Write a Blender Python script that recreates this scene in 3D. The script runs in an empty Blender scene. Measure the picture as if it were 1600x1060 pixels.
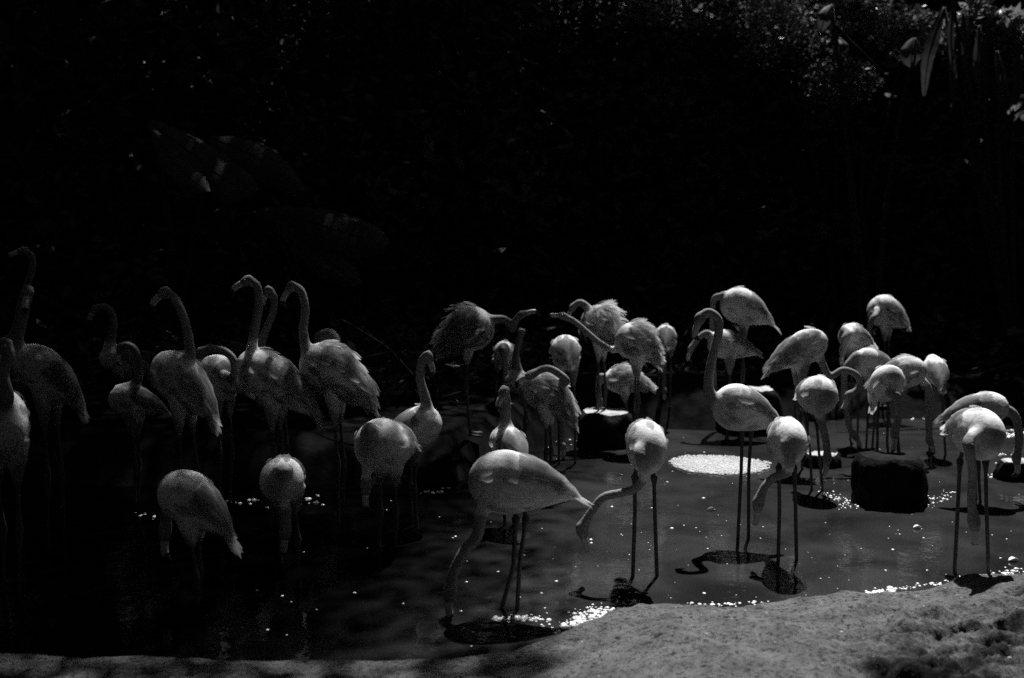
import bpy, math, random
import numpy as np
from mathutils import Vector, noise as mnoise

# ------------------------------------------------------------------ camera, light, exposure
SC = bpy.context.scene
COL = SC.collection
R = math.radians
rng = np.random.default_rng(7)
random.seed(7)

CAM_H = 1.62
F = 35.0 / 36.0 * 1600.0                 # focal length in pixels of the 1600 wide frame
PITCH = math.atan(110.0 / F)             # horizon at y = 420 of 1060
cam_d = bpy.data.cameras.new('camera')
cam = bpy.data.objects.new('camera', cam_d)
COL.objects.link(cam)
cam.location = (0, 0, CAM_H)
cam.rotation_euler = (math.pi / 2 - PITCH, 0, 0)
cam_d.lens = 35.0
cam_d.sensor_width = 36.0
cam_d.sensor_fit = 'HORIZONTAL'
cam_d.clip_start = 0.05
cam_d.clip_end = 1000.0
cam_d.dof.use_dof = True
cam_d.dof.focus_distance = 5.9
cam_d.dof.aperture_fstop = 1.6
SC.camera = cam

SX, SY = 0.155, 0.51                     # horizontal travel of the sunlight per metre of height
sun_vec = Vector((SX, SY, 1.0)).normalized()   # towards the sun: high, behind the pond, a little right
SUN_EL = math.asin(sun_vec.z)
SUN_AZ = math.atan2(sun_vec.x, sun_vec.y)      # clockwise from +Y

world = bpy.data.worlds.new('World')
SC.world = world
world.use_nodes = True
wn = world.node_tree.nodes
wl = world.node_tree.links
wn.clear()
sky = wn.new('ShaderNodeTexSky')
sky.sky_type = 'NISHITA'
sky.sun_disc = False
sky.sun_elevation = SUN_EL
sky.sun_rotation = SUN_AZ
bw = wn.new('ShaderNodeRGBToBW')         # the photograph is black and white film
bg = wn.new('ShaderNodeBackground')
bg.inputs['Strength'].default_value = 0.05
wo = wn.new('ShaderNodeOutputWorld')
wl.new(sky.outputs[0], bw.inputs[0])
wl.new(bw.outputs[0], bg.inputs['Color'])
wl.new(bg.outputs[0], wo.inputs['Surface'])

sun_d = bpy.data.lights.new('sun', 'SUN')
sun_d.energy = 5.0
sun_d.angle = R(0.5)
sun_d.color = (1, 1, 1)
sun = bpy.data.objects.new('sun', sun_d)
COL.objects.link(sun)
sun.location = (3, 9, 20)
sun.rotation_euler = (-sun_vec).to_track_quat('-Z', 'Y').to_euler()

SC.view_settings.view_transform = 'Standard'
SC.view_settings.look = 'None'
SC.view_settings.exposure = 0.62
SC.view_settings.gamma = 1.0
SC.view_settings.use_curve_mapping = False
SC.render.engine = 'CYCLES'
SC.cycles.use_denoising = False
SC.cycles.sample_clamp_indirect = 0.3
SC.cycles.caustics_reflective = False
SC.cycles.caustics_refractive = False
SC.cycles.max_bounces = 6
SC.cycles.diffuse_bounces = 1             # high contrast film: little fill in the shadows
SC.render.filter_size = 1.8

# ------------------------------------------------------------------ helpers
cp, sp = math.cos(PITCH), math.sin(PITCH)


def at(px, py, Y):
    """world point seen at pixel (px, py) of the 1600 x 1060 photograph at ground distance Y"""
    u, v = (px - 800.0) / F, (530.0 - py) / F
    d = np.array([u, cp + v * sp, -sp + v * cp])
    return np.array([0, 0, CAM_H]) + d * (Y / d[1])


def ground_at(px, py, z=0.0):
    u, v = (px - 800.0) / F, (530.0 - py) / F
    d = np.array([u, cp + v * sp, -sp + v * cp])
    return np.array([0, 0, CAM_H]) + d * ((z - CAM_H) / d[2])


def lerp_tab(x, tab):
    return np.interp(x, [t[0] for t in tab], [t[1] for t in tab])


def sstep(a, b, x):
    t = np.clip((x - a) / (b - a), 0, 1)
    return t * t * (3 - 2 * t)


def tag(o, label=None, cat=None, group=None, kind=None):
    if label: o['label'] = label
    if cat: o['category'] = cat
    if group: o['group'] = group
    if kind: o['kind'] = kind
    return o


def thing(name, label, cat, loc=(0, 0, 0), group=None):
    o = bpy.data.objects.new(name, None)
    o.empty_display_size = 0.2
    COL.objects.link(o)
    o.location = loc
    return tag(o, label, cat, group)


def mesh_arr(name, V, faces, mats, mat_idx=None, smooth=True):
    """fast mesh from arrays; faces is a list of (n, k) index arrays"""
    me = bpy.data.meshes.new(name)
    V = np.asarray(V, dtype=np.float32)
    me.vertices.add(len(V))
    me.vertices.foreach_set('co', V.ravel())
    faces = [np.asarray(f, dtype=np.int32) for f in faces if len(f)]
    loops = np.concatenate([f.ravel() for f in faces])
    sizes = np.concatenate([np.full(len(f), f.shape[1], dtype=np.int32) for f in faces])
    starts = np.concatenate([[0], np.cumsum(sizes)[:-1]]).astype(np.int32)
    me.loops.add(len(loops))
    me.loops.foreach_set('vertex_index', loops)
    me.polygons.add(len(sizes))
    me.polygons.foreach_set('loop_start', starts)
    for m in mats:
        me.materials.append(m)
    if mat_idx is not None:
        me.polygons.foreach_set('material_index', np.asarray(mat_idx, dtype=np.int32))
    me.polygons.foreach_set('use_smooth', np.full(len(sizes), smooth))
    me.update(calc_edges=True)
    return me


def obj(name, me, parent=None, loc=None):
    o = bpy.data.objects.new(name, me)
    COL.objects.link(o)
    if parent is not None:
        o.parent = parent
    if loc is not None:
        o.location = loc
    return o


def add_arr(bag, V, faces, m=0):
    """append a piece to a bag {'V','F','M'}"""
    off = sum(len(v) for v in bag['V'])
    bag['V'].append(np.asarray(V, float))
    for f in faces:
        f = np.asarray(f)
        if len(f):
            bag['F'].append(f + off)
            bag['M'].append(np.full(len(f), m))


def newbag():
    return {'V': [], 'F': [], 'M': []}


def bag_mesh(name, bag, mats, origin=(0, 0, 0), smooth=True):
    V = np.concatenate(bag['V']) - np.asarray(origin)
    return mesh_arr(name, V, bag['F'], mats, np.concatenate(bag['M']), smooth)


def catmull(P, n=6):
    P = np.asarray(P, float)
    if len(P) < 3:
        t = np.linspace(0, 1, n + 1)[:, None]
        return P[0] * (1 - t) + P[-1] * t
    Q = np.vstack([2 * P[0] - P[1], P, 2 * P[-1] - P[-2]])
    out = []
    for i in range(1, len(Q) - 2):
        for k in range(n):
            t = k / n
            out.append(0.5 * ((2 * Q[i]) + (-Q[i - 1] + Q[i + 1]) * t + (2 * Q[i - 1] - 5 * Q[i] + 4 * Q[i + 1] - Q[i + 2]) * t * t
                              + (-Q[i - 1] + 3 * Q[i] - 3 * Q[i + 1] + Q[i + 2]) * t ** 3))
    out.append(Q[-2])
    return np.array(out)


def tube(P, rad, seg=10, caps=True, sq=None):
    """swept tube through P with radius per point; sq = (axis, factor) flattens along an axis"""
    P = np.asarray(P, float)
    rad = np.broadcast_to(np.asarray(rad, float), (len(P),))
    T = np.gradient(P, axis=0)
    T /= np.linalg.norm(T, axis=1)[:, None] + 1e-9
    ref = np.array([0, 0, 1.0]) if abs(T[0][2]) < 0.9 else np.array([1.0, 0, 0])
    n = np.cross(T[0], ref); n /= np.linalg.norm(n)
    V = []
    for i in range(len(P)):
        n = n - T[i] * np.dot(n, T[i]); n /= np.linalg.norm(n) + 1e-9
        b = np.cross(T[i], n)
        a = np.linspace(0, 2 * np.pi, seg, endpoint=False)
        V.append(P[i] + rad[i] * (np.cos(a)[:, None] * n + np.sin(a)[:, None] * b))
    V = np.concatenate(V)
    q = []
    for i in range(len(P) - 1):
        for k in range(seg):
            q.append((i * seg + k, i * seg + (k + 1) % seg, (i + 1) * seg + (k + 1) % seg, (i + 1) * seg + k))
    fs = [np.array(q)]
    if caps:
        o = len(V)
        V = np.vstack([V, P[0], P[-1]])
        tr = [(o, (k + 1) % seg, k) for k in range(seg)]
        e = (len(P) - 1) * seg
        tr += [(o + 1, e + k, e + (k + 1) % seg) for k in range(seg)]
        fs.append(np.array(tr))
    return V, fs


def unit(v):
    return v / (np.linalg.norm(v, axis=-1, keepdims=True) + 1e-9)


def fbm(x, y, z=0.0, octv=5, s=1.0):
    return mnoise.fractal(Vector((x * s, y * s, z)), 1.0, 2.0, octv)


# ------------------------------------------------------------------ materials (black and white: greys only)
def mat(name, v, v2=None, scale=20.0, rough=0.7, bump=0.0, bscale=80.0, spec=0.3, detail=6.0, lo=0.35, hi=0.65, coord='Object'):
    m = bpy.data.materials.new(name)
    m.use_nodes = True
    nt = m.node_tree
    p = nt.nodes['Principled BSDF']
    p.inputs['Roughness'].default_value = rough
    p.inputs['Specular IOR Level'].default_value = spec
    tc = nt.nodes.new('ShaderNodeTexCoord')
    if v2 is None:
        p.inputs['Base Color'].default_value = (v, v, v, 1)
    else:
        nz = nt.nodes.new('ShaderNodeTexNoise')
        nz.inputs['Scale'].default_value = scale
        nz.inputs['Detail'].default_value = detail
        nz.inputs['Roughness'].default_value = 0.62
        rp = nt.nodes.new('ShaderNodeValToRGB')
        rp.color_ramp.elements[0].position = lo
        rp.color_ramp.elements[1].position = hi
        rp.color_ramp.elements[0].color = (v, v, v, 1)
        rp.color_ramp.elements[1].color = (v2, v2, v2, 1)
        nt.links.new(tc.outputs[coord], nz.inputs['Vector'])
        nt.links.new(nz.outputs['Fac'], rp.inputs['Fac'])
        nt.links.new(rp.outputs['Color'], p.inputs['Base Color'])
    if bump:
        b = nt.nodes.new('ShaderNodeTexNoise')
        b.inputs['Scale'].default_value = bscale
        b.inputs['Detail'].default_value = 8
        bp = nt.nodes.new('ShaderNodeBump')
        bp.inputs['Strength'].default_value = bump
        bp.inputs['Distance'].default_value = 0.35 / bscale
        nt.links.new(tc.outputs[coord], b.inputs['Vector'])
        nt.links.new(b.outputs['Fac'], bp.inputs['Height'])
        nt.links.new(bp.outputs['Normal'], p.inputs['Normal'])
    return m


M = {}
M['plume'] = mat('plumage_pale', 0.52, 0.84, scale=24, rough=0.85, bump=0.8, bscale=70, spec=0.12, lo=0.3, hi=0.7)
M['plume_dim'] = mat('plumage_shaded', 0.36, 0.60, scale=30, rough=0.85, bump=0.8, bscale=70, spec=0.12, lo=0.3, hi=0.7)  # darker copy for birds in shade, their dimness painted in
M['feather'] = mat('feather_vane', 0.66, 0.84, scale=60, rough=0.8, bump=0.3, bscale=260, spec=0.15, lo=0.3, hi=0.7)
M['feather_dim'] = mat('feather_vane_shaded', 0.38, 0.62, scale=60, rough=0.8, bump=0.3, bscale=260, spec=0.15, lo=0.3, hi=0.7)  # vanes of the same birds, shade put into the colour
for _k in ('plume', 'plume_dim'):                      # light soaks through the loose down
    _p = M[_k].node_tree.nodes['Principled BSDF']
    _a = M[_k].node_tree.nodes.new('ShaderNodeAttribute'); _a.attribute_name = 'down'
    M[_k].node_tree.links.new(_a.outputs['Fac'], _p.inputs['Subsurface Weight'])
    # neck and head are darker than the body
    _nt = M[_k].node_tree
    _rr = _nt.nodes.new('ShaderNodeMapRange'); _rr.inputs[3].default_value = 0.34; _rr.inputs[4].default_value = 1.0
    _mu = _nt.nodes.new('ShaderNodeMix'); _mu.data_type = 'RGBA'; _mu.blend_type = 'MULTIPLY'; _mu.inputs[0].default_value = 1
    _src = _p.inputs['Base Color'].links[0].from_socket
    _nt.links.new(_a.outputs['Fac'], _rr.inputs[0]); _nt.links.new(_src, _mu.inputs[6]); _nt.links.new(_rr.outputs[0], _mu.inputs[7])
    _nt.links.new(_mu.outputs[2], _p.inputs['Base Color'])
    _p.inputs['Subsurface Radius'].default_value = (1, 1, 1)
    _p.inputs['Subsurface Scale'].default_value = 0.04
M['leg'] = mat('leg_skin', 0.035, 0.08, scale=60, rough=0.55, bump=0.3, bscale=200)
M['bill'] = mat('bill_horn', 0.42, 0.5, scale=40, rough=0.45)
M['bill_tip'] = mat('bill_black', 0.02, rough=0.35)
M['eye'] = mat('eye_pale', 0.25, rough=0.15)
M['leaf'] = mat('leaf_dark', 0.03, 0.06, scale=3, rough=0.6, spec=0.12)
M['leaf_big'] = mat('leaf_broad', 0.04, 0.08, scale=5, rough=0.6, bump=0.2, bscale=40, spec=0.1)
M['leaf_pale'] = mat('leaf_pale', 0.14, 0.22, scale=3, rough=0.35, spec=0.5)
M['bark'] = mat('bark', 0.012, 0.035, scale=12, rough=0.9, bump=0.8, bscale=30)
M['mud'] = mat('bank_mud', 0.005, 0.012, scale=4, rough=1.0, bump=0.6, bscale=12, spec=0.0)
M['stone'] = mat('shaded_stone', 0.006, 0.018, scale=9, rough=0.75, bump=0.8, bscale=22, spec=0.03)  # backlit shade of the stone sides is put into this dark colour
M['stone_top'] = mat('pale_lit_stone', 0.25, 0.5, scale=14, rough=0.8, bump=0.6, bscale=40)  # far paler than the sides: sunlight on the stone tops is painted in
M['feed'] = mat('pale_grain', 0.32, 0.62, scale=90, rough=0.6)
M['foam'] = mat('foam', 0.75, 0.85, scale=40, rough=0.25, spec=0.6)
M['twig'] = mat('dark_twig', 0.006, 0.016, scale=12, rough=0.9, spec=0.05)
M['dead_leaf'] = mat('dead_leaf', 0.02, 0.05, scale=30, rough=0.7)

for _k, _w in (('feather', .7), ('feather_dim', .7), ('leaf_pale', .45), ('leaf_big', .35)):
    _nt = M[_k].node_tree
    _p = _nt.nodes['Principled BSDF']
    _tr = _nt.nodes.new('ShaderNodeBsdfTranslucent')
    _mx = _nt.nodes.new('ShaderNodeMixShader'); _mx.inputs[0].default_value = _w
    _nt.links.new(_p.inputs['Base Color'].links[0].from_socket, _tr.inputs['Color'])
    _nt.links.new(_p.outputs[0], _mx.inputs[1]); _nt.links.new(_tr.outputs[0], _mx.inputs[2])
    if 'feather' in _k:                                 # each vane has its own tone, paler to its tip
        _va = _nt.nodes.new('ShaderNodeAttribute'); _va.attribute_name = 'vane'
        _mu = _nt.nodes.new('ShaderNodeMix'); _mu.data_type = 'RGBA'; _mu.blend_type = 'MULTIPLY'; _mu.inputs[0].default_value = 1
        _src = _p.inputs['Base Color'].links[0].from_socket
        _nt.links.new(_src, _mu.inputs[6]); _nt.links.new(_va.outputs['Fac'], _mu.inputs[7])
        _nt.links.new(_mu.outputs[2], _p.inputs['Base Color']); _nt.links.new(_mu.outputs[2], _tr.inputs['Color'])
    _tp = _nt.nodes.new('ShaderNodeBsdfTransparent')      # vanes are loose: some light slips between the barbs
    _m2 = _nt.nodes.new('ShaderNodeMixShader'); _m2.inputs[0].default_value = 0.5 if 'feather' in _k else 0.0
    _nt.links.new(_mx.outputs[0], _m2.inputs[1]); _nt.links.new(_tp.outputs[0], _m2.inputs[2])
    _nt.links.new(_m2.outputs[0], _nt.nodes['Material Output'].inputs['Surface'])


def rock_material():
    m = mat('sandstone_bank', 0.082, 0.205, scale=7, rough=0.85, bump=0.0, spec=0.15, lo=0.3, hi=0.72)
    nt = m.node_tree
    p = nt.nodes['Principled BSDF']
    tc = nt.nodes.new('ShaderNodeTexCoord')
    # dark pits and grit
    n2 = nt.nodes.new('ShaderNodeTexNoise'); n2.inputs['Scale'].default_value = 46; n2.inputs['Detail'].default_value = 8
    n2.inputs['Roughness'].default_value = 0.7
    r2 = nt.nodes.new('ShaderNodeValToRGB')
    r2.color_ramp.elements[0].position = 0.38; r2.color_ramp.elements[0].color = (0.12, 0.12, 0.12, 1)
    r2.color_ramp.elements[1].position = 0.5; r2.color_ramp.elements[1].color = (1, 1, 1, 1)
    # shade of the low wet hollow and its moss, both painted dark
    at_ = nt.nodes.new('ShaderNodeAttribute'); at_.attribute_name = 'hollow_shade'
    n3 = nt.nodes.new('ShaderNodeTexNoise'); n3.inputs['Scale'].default_value = 9; n3.inputs['Detail'].default_value = 7
    n3.inputs['Roughness'].default_value = 0.7
    add = nt.nodes.new('ShaderNodeMath'); add.operation = 'ADD'
    r3 = nt.nodes.new('ShaderNodeValToRGB')
    r3.color_ramp.elements[0].position = 0.72; r3.color_ramp.elements[0].color = (1, 1, 1, 1)
    r3.color_ramp.elements[1].position = 1.0; r3.color_ramp.elements[1].color = (0.05, 0.05, 0.05, 1)
    mx = nt.nodes.new('ShaderNodeMix'); mx.data_type = 'RGBA'; mx.blend_type = 'MULTIPLY'; mx.inputs[0].default_value = 1
    mx2 = nt.nodes.new('ShaderNodeMix'); mx2.data_type = 'RGBA'; mx2.blend_type = 'MULTIPLY'; mx2.inputs[0].default_value = 1
    src = p.inputs['Base Color'].links[0].from_socket
    L = nt.links
    L.new(tc.outputs['Object'], n2.inputs['Vector']); L.new(n2.outputs['Fac'], r2.inputs['Fac'])
    L.new(tc.outputs['Object'], n3.inputs['Vector'])
    L.new(n3.outputs['Fac'], add.inputs[0]); L.new(at_.outputs['Fac'], add.inputs[1])
    L.new(add.outputs[0], r3.inputs['Fac'])
    L.new(src, mx.inputs[6]); L.new(r2.outputs['Color'], mx.inputs[7])
    L.new(mx.outputs[2], mx2.inputs[6]); L.new(r3.outputs['Color'], mx2.inputs[7])
    L.new(mx2.outputs[2], p.inputs['Base Color'])
    b = nt.nodes.new('ShaderNodeTexNoise'); b.inputs['Scale'].default_value = 38; b.inputs['Detail'].default_value = 10
    b.inputs['Roughness'].default_value = 0.7
    bp = nt.nodes.new('ShaderNodeBump'); bp.inputs['Strength'].default_value = 0.9; bp.inputs['Distance'].default_value = 0.03
    L.new(tc.outputs['Object'], b.inputs['Vector']); L.new(b.outputs['Fac'], bp.inputs['Height'])
    b4 = nt.nodes.new('ShaderNodeTexNoise'); b4.inputs['Scale'].default_value = 170; b4.inputs['Detail'].default_value = 6
    bp4 = nt.nodes.new('ShaderNodeBump'); bp4.inputs['Strength'].default_value = 0.9; bp4.inputs['Distance'].default_value = 0.006
    L.new(tc.outputs['Object'], b4.inputs['Vector']); L.new(b4.outputs['Fac'], bp4.inputs['Height'])
    L.new(bp.outputs['Normal'], bp4.inputs['Normal'])
    L.new(bp4.outputs['Normal'], p.inputs['Normal'])
    return m


def water_material():
    """turbid pond water: silt colour below, mirror above; silt is stirred up over the shallow shelf"""
    m = bpy.data.materials.new('pond_water')
    m.use_nodes = True
    nt = m.node_tree
    p = nt.nodes['Principled BSDF']
    p.inputs['Roughness'].default_value = 0.04
    p.inputs['IOR'].default_value = 1.33
    p.inputs['Specular IOR Level'].default_value = 0.5
    L = nt.links
    tc = nt.nodes.new('ShaderNodeTexCoord')
    at_ = nt.nodes.new('ShaderNodeAttribute'); at_.attribute_name = 'shade_tone'
    nz = nt.nodes.new('ShaderNodeTexNoise'); nz.inputs['Scale'].default_value = 1.6; nz.inputs['Detail'].default_value = 6
    nz.inputs['Distortion'].default_value = 0.8
    rp = nt.nodes.new('ShaderNodeMapRange')
    rp.inputs[1].default_value = 0.3; rp.inputs[2].default_value = 0.7
    rp.inputs[3].default_value = 0.45; rp.inputs[4].default_value = 1.5
    mul = nt.nodes.new('ShaderNodeMath'); mul.operation = 'MULTIPLY'
    mul2 = nt.nodes.new('ShaderNodeMath'); mul2.operation = 'MULTIPLY'
    mul2.inputs[1].default_value = 0.023
    L.new(tc.outputs['Object'], nz.inputs['Vector'])
    L.new(nz.outputs['Fac'], rp.inputs[0])
    # fine scum and silty specks
    nf = nt.nodes.new('ShaderNodeTexNoise'); nf.inputs['Scale'].default_value = 150; nf.inputs['Detail'].default_value = 4
    nf.inputs['Roughness'].default_value = 0.8
    rf = nt.nodes.new('ShaderNodeMapRange')
    rf.inputs[1].default_value = 0.3; rf.inputs[2].default_value = 0.7; rf.inputs[3].default_value = 0.0; rf.inputs[4].default_value = 2.2
    mf = nt.nodes.new('ShaderNodeMath'); mf.operation = 'MULTIPLY'
    L.new(tc.outputs['Object'], nf.inputs['Vector']); L.new(nf.outputs['Fac'], rf.inputs[0])
    L.new(rp.outputs[0], mf.inputs[0]); L.new(rf.outputs[0], mf.inputs[1])
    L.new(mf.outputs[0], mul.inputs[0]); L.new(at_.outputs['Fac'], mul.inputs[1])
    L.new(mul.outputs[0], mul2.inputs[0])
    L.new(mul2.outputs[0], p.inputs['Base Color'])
    b1 = nt.nodes.new('ShaderNodeTexNoise'); b1.inputs['Scale'].default_value = 7; b1.inputs['Detail'].default_value = 2
    b2 = nt.nodes.new('ShaderNodeTexNoise'); b2.inputs['Scale'].default_value = 40; b2.inputs['Detail'].default_value = 2
    ad = nt.nodes.new('ShaderNodeMath'); ad.operation = 'MULTIPLY_ADD'; ad.inputs[1].default_value = 0.2
    bp = nt.nodes.new('ShaderNodeBump'); bp.inputs['Strength'].default_value = 0.06; bp.inputs['Distance'].default_value = 0.05
    L.new(tc.outputs['Object'], b1.inputs['Vector']); L.new(tc.outputs['Object'], b2.inputs['Vector'])
    L.new(b2.outputs['Fac'], ad.inputs[0]); L.new(b1.outputs['Fac'], ad.inputs[2])
    L.new(ad.outputs[0], bp.inputs['Height']); L.new(bp.outputs['Normal'], p.inputs['Normal'])
    return m


M['rock'] = rock_material()
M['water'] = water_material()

# ------------------------------------------------------------------ the setting: ground, bank, water
SHORE_PX = [(-400, 1034), (0, 1032), (400, 1036), (700, 1036), (790, 1028), (880, 988), (950, 967), (1000, 954), (1100, 948), (1300, 938),
            (1400, 925), (1500, 907), (1600, 898), (1900, 880)]
SHORE = [tuple(ground_at(x, y)[:2]) for x, y in SHORE_PX]
SHORE = [(-9, 4.15)] + SHORE + [(9, 6.5)]
BACK = [(-14, 7.0), (-0.4, 7.4), (0.2, 9.0), (0.9, 10.2), (2.2, 9.9), (3.4, 10.7), (14, 11.2)]


def shore_y(x):
    return lerp_tab(x, SHORE)


def ground_z(x, y):
    yb = lerp_tab(x, BACK)
    ys = shore_y(x)
    bed = -0.12 - 0.10 * sstep(0.5, -1.5, x)
    back = sstep(yb - 0.35, yb + 0.5, y)
    z = bed + (0.32 - bed) * back + 0.05 * np.clip(y - yb - 0.5, 0, 12) * back
    near = sstep(ys + 0.05, ys - 0.5, y)
    return z + (0.02 - z) * near


def build_ground():
    xs = np.concatenate([np.linspace(-90, -10, 9)[:-1], np.linspace(-10, 10, 81), np.linspace(10, 90, 9)[1:]])
    ys = np.concatenate([np.linspace(-60, 0, 7)[:-1], np.linspace(0, 16, 81), np.linspace(16, 120, 12)[1:]])
    X, Y = np.meshgrid(xs, ys)
    Z = ground_z(X, Y)
    Z = Z + 0.05 * np.array([[fbm(a, b, 3.1, 4, 0.9) for a in xs] for b in ys]) * (Z > 0.1)
    V = np.stack([X.ravel(), Y.ravel(), Z.ravel()], 1)
    nx, ny = len(xs), len(ys)
    i = np.arange(ny - 1)[:, None] * nx + np.arange(nx - 1)[None]
    q = np.stack([i, i + 1, i + nx + 1, i + nx], -1).reshape(-1, 4)
    tag(obj('ground', mesh_arr('ground', V, [q], [M['mud']])), kind='structure')


def build_water():
    xs = np.linspace(-13, 13, 131)
    ys = np.linspace(3.6, 12.5, 90)
    X, Y = np.meshgrid(xs, ys)
    V = np.stack([X.ravel(), Y.ravel(), np.zeros(X.size)], 1)
    nx, ny = len(xs), len(ys)
    i = np.arange(ny - 1)[:, None] * nx + np.arange(nx - 1)[None]
    q = np.stack([i, i + 1, i + nx + 1, i + nx], -1).reshape(-1, 4)
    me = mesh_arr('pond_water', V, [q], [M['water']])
    a = me.attributes.new('shade_tone', 'FLOAT', 'POINT')
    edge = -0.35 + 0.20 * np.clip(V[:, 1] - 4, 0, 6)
    s = 0.025 + 0.975 * sstep(-0.9, 0.6, V[:, 0] - edge)  # left water painted darker to deepen its shade
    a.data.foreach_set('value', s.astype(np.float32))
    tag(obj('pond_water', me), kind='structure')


def build_bank():
    xs = np.concatenate([np.linspace(-6, -2.6, 40)[:-1], np.linspace(-2.6, 3.8, 430), np.linspace(3.8, 6.5, 30)[1:]])
    vs = np.concatenate([np.linspace(-0.10, 0.30, 40)[:-1], np.linspace(0.30, 1.7, 120), np.linspace(1.7, 6.0, 12)[1:]])
    V, st = [], []
    for v in vs:
        for x in xs:
            ys = float(shore_y(x)) + 0.05 * fbm(x, 0.0, 9.0, 4, 2.2)
            y = ys - v
            mound = float(sstep(-0.25, 0.9, x))
            lip = float(sstep(-0.06 - 0.16 * mound, 0.07 + 0.05 * mound, v))
            h = -0.10 + lip * 0.14 + mound * (0.16 * float(sstep(0.0, 0.9, v)))
            rough = 0.25 + 0.75 * mound
            n = fbm(x, y, 0.0, 6, 1.7)
            n2 = fbm(x, y, 5.0, 5, 7.0)
            h += lip * rough * (0.045 * n + 0.014 * n2)
            # an eroded hollow, low on the right
            hol = float(sstep(1.0, 1.5, x + 0.25 * n) * sstep(0.52, 0.86, v + 0.18 * n))
            if hol > 0.01:
                ridge = abs(fbm(x * 0.55, y * 1.5, 8.0, 6, 3.6))
                lump = fbm(x, y, 12.0, 5, 9.0)
                h -= hol * (0.02 + 0.13 * ridge - 0.03 * lump)
            V.append((x, y, h)); st.append(hol * (0.36 + 0.35 * n))
    V = np.array(V)
    nx, ny = len(xs), len(vs)
    i = np.arange(ny - 1)[:, None] * nx + np.arange(nx - 1)[None]
    q = np.stack([i, i + nx, i + nx + 1, i + 1], -1).reshape(-1, 4)
    me = mesh_arr('rock_bank', V, [q], [M['rock']])
    a = me.attributes.new('hollow_shade', 'FLOAT', 'POINT')
    a.data.foreach_set('value', np.array(st, dtype=np.float32))
    tag(obj('rock_bank', me), kind='structure')
    # grit, seeds and small dark stones lying on the bank
    seg = 7
    ring = [(math.cos(2 * math.pi * k / seg), math.sin(2 * math.pi * k / seg)) for k in range(seg)]
    pv = np.array([(x, y, 0.0) for x, y in ring] + [(x * .7, y * .7, .6) for x, y in ring] + [(0, 0, .8)])
    pq = np.array([(k, (k + 1) % seg, seg + (k + 1) % seg, seg + k) for k in range(seg)])
    pt = np.array([(seg + k, seg + (k + 1) % seg, 2 * seg) for k in range(seg)])
    ok = np.where((V[:, 0] > -0.1) & (V[:, 0] < 3.7) & (V[:, 2] > 0.03) & (V[:, 1] > 3.2))[0]
    for name, m, n, lo, hi in (('pebbles', 'dead_leaf', 260, .002, .008), ('grit', 'stone_top', 200, .0015, .004)):
        bag = newbag()
        for i in rng.choice(ok, n, replace=False):
            r = rng.uniform(lo, hi) * rng.choice([.7, 1, 1.5])
            add_arr(bag, pv * r * np.array([rng.uniform(.8, 1.6), rng.uniform(.7, 1.2), .7]) + V[i], [pq, pt])
        tag(obj(name, bag_mesh(name, bag, [M[m]])), 'small dark stones and seeds on the bank' if name == 'pebbles' else 'pale grit scattered on the bank', name, kind='stuff')


build_ground()
build_water()
build_bank()

# ------------------------------------------------------------------ leaves
LEAFQ = np.array([[0, 1, 2, 3]])


def leaf_cloud(P, size, asp=0.5, up=0.6, droop=0.0):
    """diamond leaves at points P: returns vertices (n*4) and quads"""
    n = len(P)
    d = rng.normal(size=(n, 3)); d[:, 2] = d[:, 2] * 0.5 - droop; d = unit(d)
    nn = rng.normal(size=(n, 3)) * (1 - up) + np.array([0, 0, 1.0]) * up
    s = unit(np.cross(d, nn))
    L = (size * rng.uniform(0.6, 1.4, n))[:, None]
    W = L * asp * 0.5
    b = P - d * L * 0.5
    nrm = np.cross(s, d)
    m = P - d * L * 0.08 - nrm * L * 0.04
    V = np.stack([b, m + s * W, P + d * L * 0.5 + nrm * L * 0.05, m - s * W], 1).reshape(-1, 3)
    q = np.arange(n)[:, None] * 4 + np.arange(4)[None]
    return V, q


def T_map(X, Y):
    """how much sun comes through the foliage, by the ground point a ray would reach"""
    px = 800 + F * X / np.maximum(Y, 2.5)
    t = lerp_tab(px, [(-900, 0.04), (0, 0.09), (150, 0.13), (300, 0.29), (500, 0.37), (700, 0.46), (820, 0.50), (900, 0.9), (960, 1), (1750, 1), (2000, 0.3), (2600, .04)])
    tf = lerp_tab(px, [(-600, 0.08), (100, 0.17), (650, 0.26), (690, 0.15), (860, 0.15), (900, 1), (1900, 1), (2300, 0.1)])
    f = sstep(4.18, 3.95, Y)
    t = t * (1 - f) + tf * f
    t = t * sstep(2.4, 2.9, Y) + 0.01
    yb = lerp_tab(px, [(430, 7.35), (540, 8.2), (800, 9.3), (1000, 10.0), (1250, 10.6), (1350, 11.0), (1600, 11.0)])
    back = 1 - sstep(yb - 0.25, yb + 0.35, Y)
    speck = 0.002 + 0.34 * sstep(-1.2, 1.0, X) * sstep(13.3, 12.6, Y) * sstep(0.05, 0.75, 0.5 + 0.5 * np.sin(3.1 * X + 1.7 * np.sin(2.3 * Y)) * np.sin(4.3 * Y + 1.1 * X)) * sstep(11.2, 11.5, Y) + 0.08 * sstep(-2.6, -3.2, X) * sstep(12.3, 12.0, Y) * sstep(11.2, 11.4, Y) + 0.02 * sstep(-0.5, -1.0, X) * sstep(10.4, 10.0, Y)
    return np.clip(t * back + speck * (1 - back), 0.0015, 1)


CANOPY = []      # (points, size) gathered, then given to the trees


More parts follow.
